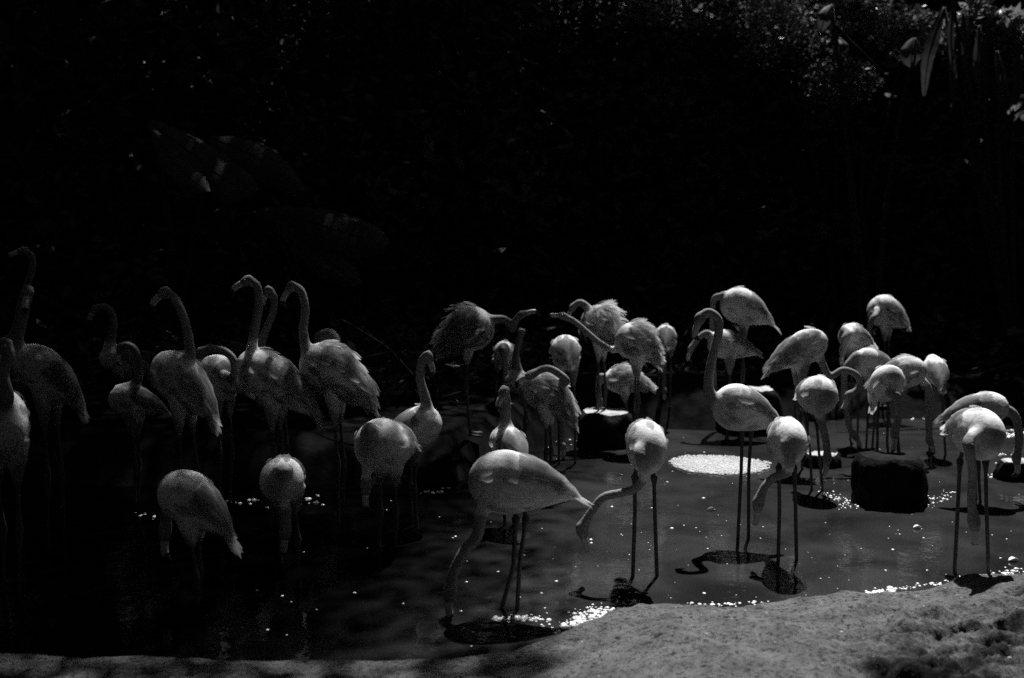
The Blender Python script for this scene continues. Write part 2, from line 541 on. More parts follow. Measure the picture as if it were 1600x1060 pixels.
def canopy(x0, x1, y0, y1, zlo, zhi, leaf, cmax, keep):
    area = (x1 - x0) * (y1 - y0)
    proj = leaf * leaf * 0.5 * 0.5 * 0.72
    n = int(area * cmax / proj)
    G = np.stack([rng.uniform(x0, x1, n), rng.uniform(y0, y1, n)], 1)
    cov = np.clip(-np.log(T_map(G[:, 0], G[:, 1])), 0, cmax)
    ok = rng.uniform(0, cmax, n) < cov
    ok &= keep(G[:, 0], G[:, 1])
    G = G[ok]
    z = rng.uniform(zlo, zhi, len(G))
    return np.stack([G[:, 0] + z * SX, G[:, 1] + z * SY, z], 1)


fine = lambda x, y: (y < 10.9)
pts_f = canopy(-7.5, 4.5, 2.2, 10.9, 10.0, 12.5, 0.13, 5.0, fine)
reg = lambda x, y: (x > -4.5) & (x < 6.5) & (y >= 10.9) & (y < 13.4)
pts_s = canopy(-4.5, 6.5, 10.9, 13.4, 10.0, 12.5, 0.13, 4.6, reg)
pts_b = canopy(-17, 17, 8.5, 24, 8.6, 11.5, 0.42, 5.6, lambda x, y: ((y >= 10.9) | (x < -7.5) | (x > 6.5)) & ~reg(x, y))
pts_c = canopy(-14, 14, -9, 3.2, 8.5, 11.0, 0.45, 3.5, lambda x, y: (y < 2.6) | (np.abs(x) > 6.5))  # unseen canopy over the camera, added to keep sky light out

TREES = [  # trunk base, crown anchor, label
    ((-7.2, 13.2), (-5.5, 11.5), 'tall dark tree rising behind the left flock, its crown shading them'),
    ((-1.8, 15.6), (-1.0, 12.5), 'slender dark tree behind the middle of the pond'),
    ((2.9, 16.8), (2.5, 16.5), 'dark tree in the unlit wood above the raised round stone'),
    ((7.6, 14.6), (7.5, 16.0), 'stout dark tree at the right edge of the wood'),
    ((-12.0, 16.0), (-12.0, 15.0), 'broad dark tree far to the left of the wood'),
    ((-5.5, -1.5), (-5.5, 3.5), 'unseen tree added over the near left bank for shade'),
    ((6.8, -2.0), (5.5, 2.0), 'unseen tree added over the near right bank for shade'),
]
allp = [(pts_f, 0.13), (pts_s, 0.13), (pts_b, 0.42), (pts_c, 0.45)]
anch = np.array([t[1] for t in TREES])


def build_tree(k):
    (bx, by), (ax, ay), label = TREES[k]
    bz = float(ground_z(bx, by)) - 0.1
    t = thing('tree', label, 'tree', (bx, by, bz))
    o = np.array([bx, by, bz])
    bag = newbag()
    top = np.array([bx + (ax - bx) * 0.35, by + (ay - by) * 0.35, 8.2])
    pth = catmull([o, o + (top - o) * 0.35 + np.array([0.15, -0.1, 0]), o + (top - o) * 0.7 - np.array([0.1, 0, 0]), top], 6)
    V, f = tube(pth, np.linspace(0.24, 0.1, len(pth)), 10)
    V = V + 0.02 * rng.normal(size=V.shape)
    add_arr(bag, V, f)
    obj('trunk', bag_mesh('trunk', bag, [M['bark']], o), t)
    bag = newbag()
    for j in range(9):
        a = j * 2.4 + k
        st = pth[int(len(pth) * (0.55 + 0.045 * j))]
        en = np.array([ax + 2.6 * math.cos(a), ay + 2.6 * math.sin(a), 9.2 + 0.25 * j])
        mid = st * 0.5 + en * 0.5 + np.array([0, 0, 0.5])
        pp = catmull([st, mid, en], 5)
        V, f = tube(pp, np.linspace(0.07, 0.02, len(pp)), 6)
        add_arr(bag, V, f)
    obj('limbs', bag_mesh('limbs', bag, [M['bark']], o), t)
    bag = newbag()
    for P, s in allp:
        d = ((P[:, None, :2] - anch[None]) ** 2).sum(-1)
        sel = P[d.argmin(1) == k]
        if len(sel):
            V, q = leaf_cloud(sel, s, 0.5, 0.65)
            add_arr(bag, V, [q])
    if bag['V']:
        c = obj('crown', bag_mesh('crown', bag, [M['leaf']], o), t)


for k in range(len(TREES)):
    build_tree(k)


# ------------------------------------------------------------------ the dark wood behind the pond
def blob_points(n, c, r, shell=0.5):
    d = unit(rng.normal(size=(n, 3)))
    rad = rng.uniform(shell, 1, n) ** 0.6
    return np.asarray(c) + d * rad[:, None] * np.asarray(r)


def shrub(base, clumps, leaf, label, mt='leaf', n=900, asp=0.45, group=None, droop=0.15, name='shrub', cat='shrub'):
    o = np.array([base[0], base[1], float(ground_z(base[0], base[1])) - 0.05])
    t = thing(name, label, cat, o, group)
    bs, bl = newbag(), newbag()
    for c, r in clumps:
        c = np.asarray(c, float)
        mid = (o + c) / 2 + np.array([rng.uniform(-.2, .2), 0.1, 0.2])
        pp = catmull([o + rng.normal(size=3) * np.array([.12, .12, 0]), mid, c], 5)
        V, f = tube(pp, np.linspace(0.05, 0.012, len(pp)), 6)
        add_arr(bs, V, f)
        for _ in range(4):                                   # leaf sprays inside each clump
            e = c + rng.normal(size=3) * np.asarray(r) * 0.45
            V, f = tube(catmull([c, (c + e) / 2 + np.array([0, 0, .06]), e], 3), [0.014] * 6 + [0.006], 5)
            add_arr(bs, V, f)
        nk = int(n * rng.uniform(0.7, 1.2))
        P = blob_points(nk, c, r, 0.25)
        sub = c + rng.normal(size=(7, 3)) * np.asarray(r) * 0.6
        P = np.vstack([P[: nk // 2], sub[rng.integers(0, 7, nk // 2)] + rng.normal(size=(nk // 2, 3)) * np.asarray(r) * 0.22])
        V, q = leaf_cloud(P, leaf, asp, 0.45, droop)
        add_arr(bl, V, [q])
    obj('stems', bag_mesh('stems', bs, [M['bark']], o), t)
    obj('foliage', bag_mesh('foliage', bl, [M[mt]], o), t)
    return t


def C_(px, py, Y, r):
    return (at(px, py, Y), r)


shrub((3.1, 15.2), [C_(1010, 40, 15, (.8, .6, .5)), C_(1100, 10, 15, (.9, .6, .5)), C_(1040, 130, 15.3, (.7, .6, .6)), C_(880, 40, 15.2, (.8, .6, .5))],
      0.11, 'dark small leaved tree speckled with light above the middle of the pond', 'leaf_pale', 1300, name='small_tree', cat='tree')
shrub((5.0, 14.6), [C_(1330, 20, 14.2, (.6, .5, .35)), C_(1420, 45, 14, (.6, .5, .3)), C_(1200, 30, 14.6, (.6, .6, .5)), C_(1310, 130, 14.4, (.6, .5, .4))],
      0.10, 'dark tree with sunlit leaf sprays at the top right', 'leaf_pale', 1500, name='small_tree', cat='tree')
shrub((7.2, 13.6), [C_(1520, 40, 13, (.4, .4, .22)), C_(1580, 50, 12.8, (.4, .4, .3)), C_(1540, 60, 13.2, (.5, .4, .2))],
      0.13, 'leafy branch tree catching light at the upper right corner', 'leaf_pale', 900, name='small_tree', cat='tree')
shrub((-2.6, 14.2), [C_(530, 40, 14, (.5, .5, .6)), C_(430, 60, 14.4, (.9, .6, .6)), C_(620, 100, 14.6, (.8, .6, .7))],
      0.12, 'dark shrub with faintly lit twigs at the top left of centre', 'leaf', 900)
for k, (px, py, Y, lab) in enumerate([
        (100, 330, 13.5, 'dark shrub at the far left behind the tall necked birds'),
        (330, 420, 13.0, 'dark shrub behind the three raised heads'),
        (640, 330, 14.0, 'dark shrub in the black wood left of centre'),
        (860, 300, 14.5, 'dark shrub in the black wood above the ruffled birds'),
        (1090, 330, 15.0, 'dark shrub in the black wood above the tall necked bird'),
        (1300, 350, 15.2, 'dark shrub in the black wood above the two back birds on the right'),
        (1500, 360, 14.6, 'dark shrub at the far right behind the stone block')]):
    c = at(px, py, Y)
    shrub((c[0], c[1]), [((c[0], c[1], c[2]), (1.5, .8, 1.1)), ((c[0] - .8, c[1], max(c[2] - 1.1, .9)), (1.3, .8, .9)),
                         ((c[0] + .8, c[1] + .2, c[2] + 1.4), (1.4, .8, 1.0)), ((c[0], c[1] + .5, c[2] + 2.6), (1.5, .8, 1.0))],
          0.22, lab, 'leaf', 700, group=None)


def wood_mass():
    """the unlit wood behind the pond, plus an unseen ring added to shut out sky light"""
    P = []
    n = 60000
    a = rng.uniform(0, 2 * np.pi, n)
    r = rng.uniform(18, 22, n)
    z = rng.uniform(0, 11, n)
    P = np.stack([r * np.cos(a), 5 + r * np.sin(a), z], 1)
    n2 = 16000
    Q = np.stack([rng.uniform(-15, 15, n2), rng.uniform(16, 19, n2), rng.uniform(.3, 7.2, n2)], 1)
    P = np.vstack([P, Q])
    V, q = leaf_cloud(P, 0.95, 0.6, 0.1, 0.1)
    tag(obj('woodland', mesh_arr('woodland', V, [q], [M['leaf']])), 'black unlit wood behind the pond, with an unseen ring added to block the sky', 'woodland', kind='stuff')
    n = 9000
    X = rng.uniform(-12, 12, n)
    Y = lerp_tab(X, BACK) + 1.6 + rng.uniform(0, 5, n)
    Z = ground_z(X, Y) + rng.uniform(0, 0.7, n) * rng.uniform(0, 1, n)
    V, q = leaf_cloud(np.stack([X, Y, Z], 1), 0.22, 0.3, 0.3)
    tag(obj('undergrowth', mesh_arr('undergrowth', V, [q], [M['leaf']])), 'low dark undergrowth along the far bank', 'undergrowth', kind='stuff')


wood_mass()


def blade(P, width, fold=0.25, n=10, ragged=0.0, side=None):
    """large leaf along path P: midrib with two drooping half blades, real thickness from the fold"""
    P = catmull(P, n)
    m = len(P)
    T = unit(np.gradient(P, axis=0))
    s = np.cross(T, np.array([0, 0, 1.0]) if side is None else side); s = unit(s)
    nn = unit(np.cross(s, T))
    t = np.linspace(0, 1, m)
    w = width * 0.5 * np.sin(np.pi * np.clip(t * 0.94 + 0.03, 0, 1)) ** 0.7
    if ragged:
        w = w * (1 - ragged * (rng.uniform(0, 1, m) > 0.75) * 0.5)
    w = w[:, None]
    A = P + s * w - nn * w * fold
    Am = P + s * w * 0.5 + nn * w * 0.06
    Bm = P - s * w * 0.5 + nn * w * 0.06
    B = P - s * w - nn * w * fold
    V = np.stack([A, Am, P, Bm, B], 1).reshape(-1, 3)
    q = []
    for i in range(m - 1):
        for k in range(4):
            q.append((i * 5 + k, i * 5 + k + 1, i * 5 + 5 + k + 1, i * 5 + 5 + k))
    return V, [np.array(q)]


def big_plant(label, base, leaves, name='banana_plant', mt='leaf_big', cat='plant'):
    o = np.array([base[0], base[1], float(ground_z(base[0], base[1])) - 0.05])
    t = thing(name, label, cat, o)
    st = newbag()
    for pts, w, rag in leaves:
        W = [at(*p) for p in pts]
        root = o + np.array([rng.uniform(-.08, .08), rng.uniform(-.08, .08), 0.1])
        pp = catmull([root, (root + W[0]) / 2 + np.array([0, 0.15, 0.25]), W[0]], 6)
        V, f = tube(pp, np.linspace(0.05, 0.018, len(pp)), 7)
        add_arr(st, V, f)
        V, f = tube(catmull(W, 8), np.linspace(0.016, 0.004, 8 * (len(W) - 1) + 1), 5)
        add_arr(st, V, f)
        V, f = blade(W, w, ragged=rag, side=np.array([0.1, -0.75, 0.55]))
        obj('leaf', mesh_arr('leaf', V - o, f, [M[mt]]), t)
    obj('stems', bag_mesh('stems', st, [M['bark']], o), t)


big_plant('broad leaved plant hanging large faint leaves over the left flock', (-3.9, 11.6), [
    ([(235, 190, 11.2), (300, 240, 10.9), (360, 285, 10.7), (400, 300, 10.6)], 0.55, .3),
    ([(240, 205, 11.0), (270, 250, 10.8), (300, 280, 10.6), (325, 300, 10.5)], 0.3, .3),
    ([(330, 215, 11.4), (400, 245, 11.2), (470, 300, 11.0)], 0.5, .2)])
big_plant('broad leaved plant with dim leaves behind the raised heads', (-2.4, 11.8), [
    ([(410, 330, 11.4), (480, 345, 11.2), (560, 370, 11.0), (605, 385, 10.9)], 0.6, .4),
    ([(430, 345, 11.2), (490, 390, 11.0), (530, 420, 10.8), (560, 445, 10.7)], 0.42, .4)])
big_plant('tall plant at upper right with long narrow hanging leaves', (6.6, 13.0), [
    ([(1475, 12, 12.8), (1462, 50, 12.7), (1450, 95, 12.6), (1444, 150, 12.6)], 0.17, .2),
    ([(1490, 5, 12.7), (1486, 60, 12.6), (1490, 120, 12.5), (1488, 170, 12.5)], 0.12, .2),
    ([(1505, 20, 12.6), (1512, 80, 12.5), (1518, 150, 12.5)], 0.15, .2),
    ([(1530, 40, 12.4), (1528, 100, 12.3), (1533, 165, 12.3)], 0.11, .2),
    ([(1558, 80, 12.2), (1568, 130, 12.1), (1574, 190, 12.1)], 0.16, .2),
    ([(1592, 80, 12.3), (1590, 140, 12.2), (1582, 185, 12.1)], 0.14, .2),
    ([(1545, 50, 12.6), (1540, 110, 12.5), (1543, 160, 12.4)], 0.10, .2)])
big_plant('tall plant with drooping leaves left of the hanging pale leaves', (4.8, 13.4), [
    ([(1300, 8, 13), (1290, 25, 12.9), (1282, 50, 12.9)], 0.2, .2),
    ([(1312, 60, 12.9), (1320, 70, 12.8), (1322, 82, 12.8)], 0.12, .1),
    ([(1430, 60, 13.2), (1425, 85, 13.1), (1424, 105, 13.1)], 0.3, .1)])


def fern(label, base_px, dirs):
    o = at(*base_px)
    t = thing('fern', label, 'fern', (o[0], o[1], o[2]))
    st, lf = newbag(), newbag()
    for d in dirs:
        P = catmull([o, o + np.array(d) * 0.5 + np.array([0, 0, .16]), o + np.array(d)], 10)
        V, f = tube(P, np.linspace(.008, .002, len(P)), 4)
        add_arr(st, V, f)
        T = unit(np.gradient(P, axis=0))
        for i in range(3, len(P)):
            s = unit(np.cross(T[i], [0, 0, 1.0]))
            for sg in (-1, 1):
                L = 0.22 * (1 - (i / len(P)) ** 2 * 0.7)
                e = P[i] + (s * sg * 0.85 + T[i] * 0.45) * L + np.array([0, 0, -0.05])
                w = T[i] * 0.022
                m = (P[i] + e) / 2
                add_arr(lf, [P[i], m + w, e, m - w], [np.array([[0, 1, 2, 3]])])
    obj('stems', bag_mesh('stems', st, [M['bark']], o), t)
    obj('fronds', bag_mesh('fronds', lf, [M['leaf_big']], o), t)


fern('fern with fine lit fronds on the right edge', (1612, 190, 12.0), [(-.35, -.1, .12), (-.3, -.3, .02), (-.25, -.2, -.2), (-.1, -.3, .25), (-.35, .1, -.1)])


def branch(label, pts, r0, r1, twigs=0):
    W = [at(*p) for p in pts]
    t = thing('branch', label, 'branch', W[0])
    bag = newbag()
    P = catmull(W, 8)
    V, f = tube(P, np.linspace(r0, r1, len(P)), 7)
    add_arr(bag, V, f)
    obj('limb', bag_mesh('limb', bag, [M['twig']], W[0]), t)
    for k in range(twigs):
        i = int(len(P) * (0.25 + 0.7 * k / max(1, twigs)))
        e = P[i] + rng.normal(size=3) * np.array([.3, .1, .25])
        V, f = tube(catmull([P[i], (P[i] + e) / 2 + np.array([0, 0, .05]), e], 4), np.linspace(r1 * 1.1, r1 * .5, 9), 5)
        obj('twig', mesh_arr('twig', V - W[0], f, [M['twig']]), t)


branch('bare diagonal branch among the leaves at the top right', [(1305, 40, 13), (1325, 62, 13), (1350, 85, 13), (1400, 135, 13.2)], .03, .012, 4)
branch('thin bare branch leaning over the bank behind the white rump', [(690, 640, 7.7), (630, 570, 7.9), (600, 540, 8.1), (535, 500, 8.4)], .016, .006, 5)
branch('thin bare twig sloping down behind the left birds', [(110, 440, 9.2), (170, 470, 9.1), (200, 505, 9.0), (260, 560, 8.8)], .015, .006, 4)
branch('fallen bough lying on the bank behind the far left birds', [(60, 470, 9.5), (120, 500, 9.3), (190, 535, 9.2), (240, 545, 9.1)], .07, .03, 3)

# ------------------------------------------------------------------ stones in the water
def stone(label, px, py_top, Y, w, depth, h, base=-0.2, mtop=None, name='stone_block', rgh=0.09, sq=2.8):
    """a weathered block: super-elliptic plan, flat worn top, rounded shoulder"""
    c = at(px, py_top, Y)
    o = np.array([c[0], Y, base])
    t = thing(name, label, 'stone', o)
    seg = 40
    lev = [(0.0, 1.04), (0.2, 1.0), (0.35, 1.02), (0.5, 0.98), (0.62, 1.0), (0.75, 0.97), (0.86, 0.95), (0.94, 0.88), (1.0, 0.76)]
    H = h - base
    V = []
    for (zz, s) in lev:
        for k in range(seg):
            a = 2 * math.pi * k / seg
            ca, sa = math.cos(a), math.sin(a)
            rr = (abs(ca) ** sq + abs(sa) ** sq) ** (-1 / sq)
            n = fbm(ca * 1.3 + px, sa * 1.3, zz * 1.8, 6, 2.2)
            V.append((rr * ca * w / 2 * s * (1 + rgh * 2 * n), rr * sa * depth / 2 * s * (1 + rgh * 2 * n), zz * H + (0.02 * n if zz > .8 else 0)))
    q = []
    for i in range(len(lev) - 1):
        for k in range(seg):
            q.append((i * seg + k, i * seg + (k + 1) % seg, (i + 1) * seg + (k + 1) % seg, (i + 1) * seg + k))
    V = np.array(V)
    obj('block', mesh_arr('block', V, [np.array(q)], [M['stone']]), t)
    # worn top: rings towards the centre
    TV = [V[(len(lev) - 1) * seg:]]
    rings = [0.8, 0.55, 0.3]
    for r in rings:
        ring = TV[0] * np.array([r, r, 1])
        ring[:, 2] = H + 0.008 + np.array([0.015 * fbm(p[0] * 3, p[1] * 3, px, 4, 2.0) for p in ring])
        TV.append(ring)
    TV = np.vstack(TV + [np.array([[0, 0, H + 0.01]])])
    q2 = []
    for i in range(len(rings)):
        for k in range(seg):
            q2.append((i * seg + k, i * seg + (k + 1) % seg, (i + 1) * seg + (k + 1) % seg, (i + 1) * seg + k))
    tr = [(len(rings) * seg + k, len(rings) * seg + (k + 1) % seg, len(TV) - 1) for k in range(seg)]
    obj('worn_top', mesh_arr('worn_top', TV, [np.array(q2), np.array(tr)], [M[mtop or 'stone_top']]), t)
    return o


stone('large dark square stone block standing in the water on the right', 1390, 722, 6.85, 0.475, 0.42, 0.32, mtop='stone')
stone('dark round stone with a bright sunlit top rim behind the front bird', 946, 650, 9.15, 0.52, 0.55, 0.30)
stone('low pale topped stone between the legs right of centre', 1284, 706, 8.1, 0.30, 0.22, 0.10, base=-.15)
stone('low pale topped stone at the right edge of the frame', 1592, 714, 7.6, 0.32, 0.25, 0.14, base=-.15)
stone('raised stone under the highest white bird', 1172, 600, 9.9, 0.6, 0.5, 0.42)


def feeding_stone():
    c = ground_at(1124, 721, 0.03)
    t = thing('feeding_stone', 'flat round stone at water level covered in bright pale grain', 'stone', (c[0], c[1], 0.0))
    seg = 48
    V = []
    for zz, s in ((-0.2, 1.0), (0.0, 1.0), (0.004, 0.97), (0.007, 0.5), (0.007, 0.02)):
        for k in range(seg):
            a = 2 * math.pi * k / seg
            r = 0.385 * s * (1 + 0.03 * fbm(math.cos(a), math.sin(a), 2.2, 3, 1.5))
            V.append((r * math.cos(a), r * math.sin(a), zz))
    q = [(i * seg + k, i * seg + (k + 1) % seg, (i + 1) * seg + (k + 1) % seg, (i + 1) * seg + k) for i in range(4) for k in range(seg)]
    obj('slab', mesh_arr('slab', V, [np.array(q)], [M['stone_top']]), t)
    bag = newbag()
    n = 2000
    a = rng.uniform(0, 2 * np.pi, n); r = 0.395 * np.sqrt(rng.uniform(0, 1.06, n)) * (1 + .05 * np.sin(3 * a + 1) + .03 * np.sin(7 * a) + .02 * np.sin(13 * a))
    for i in range(n):
        s = rng.uniform(.005, .012)
        v, f = DOME
        add_arr(bag, v * s * np.array([1, rng.uniform(.7, 1.5), .8]) + np.array([r[i] * math.cos(a[i]), r[i] * math.sin(a[i]), 0.004]), f)
    g = obj('grain', bag_mesh('grain', bag, [M['feed']]), t)
    g['kind'] = 'stuff'


def make_dome(seg=8, lev=3):
    V = []
    for i in range(lev):
        th = (math.pi / 2) * i / lev
        for k in range(seg):
            a = 2 * math.pi * k / seg
            V.append((math.cos(th) * math.cos(a), math.cos(th) * math.sin(a), math.sin(th)))
    V.append((0, 0, 1))
    q = [(i * seg + k, i * seg + (k + 1) % seg, (i + 1) * seg + (k + 1) % seg, (i + 1) * seg + k) for i in range(lev - 1) for k in range(seg)]
    tr = [((lev - 1) * seg + k, (lev - 1) * seg + (k + 1) % seg, lev * seg) for k in range(seg)]
    return np.array(V), [np.array(q), np.array(tr)]


DOME = make_dome()
feeding_stone()

# ------------------------------------------------------------------ foam and floating things
def foam():
    bag = newbag()
    v, f = DOME

    def put(px, py, r, flat=0.6):
        p = ground_at(px, py, 0.0)
        add_arr(bag, v * r * np.array([rng.uniform(.8, 1.3), rng.uniform(.8, 1.3), flat]) + np.array([p[0], p[1], -0.001]), f)

    def line(pts, n, spread, r0, r1):
        pts = np.array(pts, float)
        seg = np.concatenate([[0], np.cumsum(np.linalg.norm(np.diff(pts, axis=0), axis=1))])
        for s in rng.uniform(0, seg[-1], n):
            x = np.interp(s, seg, pts[:, 0]); y = np.interp(s, seg, pts[:, 1])
            put(x + rng.normal() * spread, y + rng.normal() * spread * 0.5, rng.uniform(r0, r1) * rng.choice([.6, 1, 1, 1.4]))
    line([(880, 984), (900, 972), (930, 966), (960, 960), (1000, 955)], 260, 9, .004, .012)
    line([(890, 972), (930, 958), (965, 955), (1000, 948)], 210, 14, .003, .009)
    line([(1000, 952), (1060, 948), (1110, 945), (1200, 942)], 60, 4, .004, .008)
    line([(1280, 936), (1320, 930), (1360, 928), (1400, 921), (1450, 913), (1500, 906)], 70, 4, .003, .008)
    line([(1355, 928), (1385, 924), (1400, 921)], 70, 4, .005, .012)
    line([(1490, 908), (1510, 905)], 26, 5, .005, .011)
    line([(1500, 905), (1560, 899), (1600, 893)], 90, 6, .004, .01)
    line([(1288, 765), (1297, 775), (1312, 783), (1335, 790)], 70, 7, .003, .009)
    line([(1448, 795), (1458, 780), (1475, 778), (1482, 770)], 60, 7, .003, .009)
    line([(1040, 660), (1060, 659), (1090, 658), (1112, 658)], 40, 4, .008, .018)
    line([(1060, 640), (1110, 645), (1170, 640)], 22, 8, .006, .014)
    line([(1330, 640), (1340, 643)], 16, 5, .01, .02)
    line([(1410, 648), (1440, 655)], 16, 5, .008, .016)
    line([(1545, 744), (1570, 746), (1600, 748)], 50, 3, .006, .012)
    line([(1560, 680), (1600, 678)], 40, 6, .008, .016)
    line([(920, 645), (900, 690), (870, 690), (850, 700)], 28, 8, .006, .013)
    line([(815, 965), (840, 968), (862, 975)], 26, 5, .005, .011)
    line([(775, 968), (800, 964), (822, 966)], 26, 5, .007, .014)
    line([(355, 780), (420, 785), (470, 782), (510, 780)], 30, 9, .007, .015)
    line([(205, 803), (240, 808)], 8, 4, .006, .012)
    line([(655, 770), (690, 768), (700, 762)], 16, 3, .008, .014)
    line([(1590, 708), (1560, 712)], 10, 3, .01, .016)
    for _ in range(230):                                      # single bubbles drifting on the lit water
        x, y = rng.uniform(860, 1600), rng.uniform(665, 945)
        if y < 985 - (x - 880) * 0.11:
            put(x, y, rng.uniform(.002, .006) * rng.choice([.6, .8, 1, 1, 1.9]))
    for _ in range(40):
        put(rng.uniform(300, 880), rng.uniform(770, 1010), rng.uniform(.004, .009))
    tag(obj('foam', bag_mesh('foam', bag, [M['foam']])), 'white bubbles and foam along the shore and on the water', 'foam', kind='stuff')


foam()


def floating_leaf(label, px, py, s, m, rot):
    p = ground_at(px, py, 0.005)
    P = [np.array([-s, 0, 0.0]), np.array([0, 0, .012]), np.array([s, 0, .002])]
    V, f = blade(P, s * 0.9, fold=-0.25, n=4)
    o = obj('floating_feather' if m == 'feather' else 'floating_leaf', mesh_arr('floating', V, f, [M['feather_white' if m == 'feather' else m]]), loc=tuple(p))
    o.rotation_euler = (0, 0, rot)
    sm = o.modifiers.new('solid', 'SOLIDIFY'); sm.thickness = 0.003
    tag(o, label, 'feather' if m == 'feather' else 'leaf')


M['feather_white'] = mat('wet_white_feather', 0.7, 0.85, scale=60, rough=0.5)
floating_leaf('small dark leaf floating left of the tall bird', 1112, 797, .035, 'dead_leaf', .3)
floating_leaf('short white feather floating in front of the stone block', 1433, 825, .026, 'feather', .1)
floating_leaf('white feather floating beside the right hand shadow', 1583, 876, .032, 'feather', .3)

# ------------------------------------------------------------------ flamingos
GROUP = 'flamingos wading in the pond'
PENDING = []


def torso_frame(yaw, pitch):
    y, p = R(yaw), R(pitch)
    a = np.array([math.cos(y) * math.cos(p), math.sin(y) * math.cos(p), math.sin(p)])
    s = np.array([math.sin(y), -math.cos(y), 0.0])          # to the bird's right
    u = np.cross(s, a)
    return a, s, u


def prof(t):
    t = np.asarray(t, float)
    f = np.where(t > 0.08, np.clip(1 - (np.clip(t - .08, 0, 1) / .42) ** 2, 0, 1) ** 0.5,
                 np.clip(1 - (np.clip(.08 - t, 0, 1) / .80) ** 1.45, 0, 1) ** 0.95)
    return f


def sag(t):
    return -0.16 * np.clip(0.08 - np.asarray(t, float), 0, 1) ** 2


def flamingo(label, Y, c, yaw, pitch=15, L=.46, H=.26, W=.225, neck='down', bill=None, legs=None, ruf=0.0, tail=.15, dim=False, nr=1.0):
    L = L * 0.92
    C = at(c[0], c[1], Y)
    a, s, u = torso_frame(yaw, pitch)
    C = C + a * (0.07 * L)
    gz = float(ground_z(C[0], C[1]))
    base = np.array([C[0], C[1], gz])
    root = thing('flamingo', label, 'flamingo', base, GROUP)

    def surf(t, v):
        t = np.asarray(t, float); v = np.asarray(v, float)
        r = prof(t)
        return C + a * (t * L)[..., None] + u * (sag(t) * L + r * np.sin(v) * H / 2)[..., None] + s * (r * np.cos(v) * W / 2)[..., None]

    bag = newbag()
    # torso loft
    ts = np.concatenate([[-.715], np.linspace(-.70, .46, 22), [.48, .497]])
    seg = 20
    V = np.concatenate([surf(np.full(seg, t), np.linspace(0, 2 * np.pi, seg, endpoint=False)) for t in ts])
    q = [(i * seg + k, i * seg + (k + 1) % seg, (i + 1) * seg + (k + 1) % seg, (i + 1) * seg + k) for i in range(len(ts) - 1) for k in range(seg)]
    n0 = len(V)
    V = np.vstack([V, surf(np.array([-.7199]), np.array([0.0])), surf(np.array([.4999]), np.array([0.0]))])
    tr = [(n0, (k + 1) % seg, k) for k in range(seg)] + [(n0 + 1, n0 - seg + k, n0 - seg + (k + 1) % seg) for k in range(seg)]
    add_arr(bag, V, [np.array(q), np.array(tr)])
    # rump / tail core
    tp = C + a * (-.60 * L) + u * sag(-.60) * L
    tdir = unit(-a - 0.35 * u)
    Pt = catmull([C + a * (-.35 * L) + u * sag(-.35) * L, tp, tp + tdir * tail * 0.4], 5)
    V, f = tube(Pt, np.linspace(.05, .008, len(Pt)), 10)
    add_arr(bag, V, f)
    # neck
    ch = C + a * (.26 * L) + u * .035
    if isinstance(neck, str):
        if neck == 'down':
            k1 = C + a * (.50 * L) + u * .02
            k2 = k1 + np.array([a[0], a[1], 0]) * .10 + np.array([0, 0, -.14])
            k3 = np.array([k1[0] + a[0] * .05, k1[1] + a[1] * .05, max(.30, gz + .35) * .8])
            hd = np.array([k1[0] - a[0] * .02, k1[1] - a[1] * .02, max(gz + .16, .12)])
            pts = [ch, k1, k2, k3, hd]
            bl = hd + np.array([-a[0] * .06, -a[1] * .06, -.10])
        else:                                               # 'tuck': laid back over the shoulder
            k1 = C + a * (.48 * L) + u * .08
            k2 = k1 + u * .14 + a * .02 + s * .03
            k3 = C + a * (.15 * L) + u * (H / 2 + .06) + s * .05
            hd = C - a * (.08 * L) + u * (H / 2 + .02) + s * .06
            pts = [ch, k1, k2, k3, hd]
            bl = hd - a * .12 - u * .02
    else:
        pts = [ch] + [at(p[0], p[1], Y + (p[2] if len(p) > 2 else 0)) for p in neck]
        hd = pts[-1]
        if bill is not None:
            bl = at(bill[0], bill[1], Y + (bill[2] if len(bill) > 2 else 0))
        else:
            bl = hd + unit(hd - pts[-2]) * .05 + np.array([0, 0, -.09])
    bl = hd + unit(bl - hd) * max(.105, min(.135, np.linalg.norm(bl - hd)))
    P = catmull(pts, 7)
    m = len(P)
    seglen = np.concatenate([[0], np.cumsum(np.linalg.norm(np.diff(P, axis=0), axis=1))])
    rad = np.interp(seglen, [0, .07, .13, .22, .40, 2], [.075, .054, .039, .031, .028, .025]) * nr
    rad[-6:] = np.maximum(rad[-6:], [.025, .026, .028, .031, .034, .032])
    V, f = tube(P, rad, 12)
    add_arr(bag, V, f)
    hb = unit(bl - hd)
    Ph = np.array([hd - hb * .03, hd, hd + hb * .035, hd + hb * .055])
    V, f = tube(Ph, [.026, .036, .029, .020], 12)
    add_arr(bag, V, f)
    # legs
    LG = []
    if legs is None:
        for sg in (-1, 1):
            hip = C + s * sg * .052 - a * .01 - np.array([0, 0, H * .30])
            ft = np.array([hip[0] + rng.uniform(-.03, .03), hip[1] + rng.uniform(-.05, .05), gz + .012])
            an = hip * 0.55 + ft * 0.45 + np.array([rng.uniform(-.012, .012), .02, 0]) - np.array([a[0], a[1], 0]) * .02
            LG.append([hip, an, ft])
    else:
        for lg in legs:
            w = [at(p[0], p[1], Y + (p[2] if len(p) > 2 else 0)) for p in lg]
            w[-1][2] = float(ground_z(w[-1][0], w[-1][1])) + .012 if len(lg[-1]) < 4 else lg[-1][3]
            hip = C * 0.5 + np.array([w[0][0], w[0][1], w[0][2]]) * 0.5
            hip = np.array([w[0][0] * .7 + C[0] * .3, w[0][1] * .7 + C[1] * .3, C[2] - H * .22])
            LG.append([hip] + w)
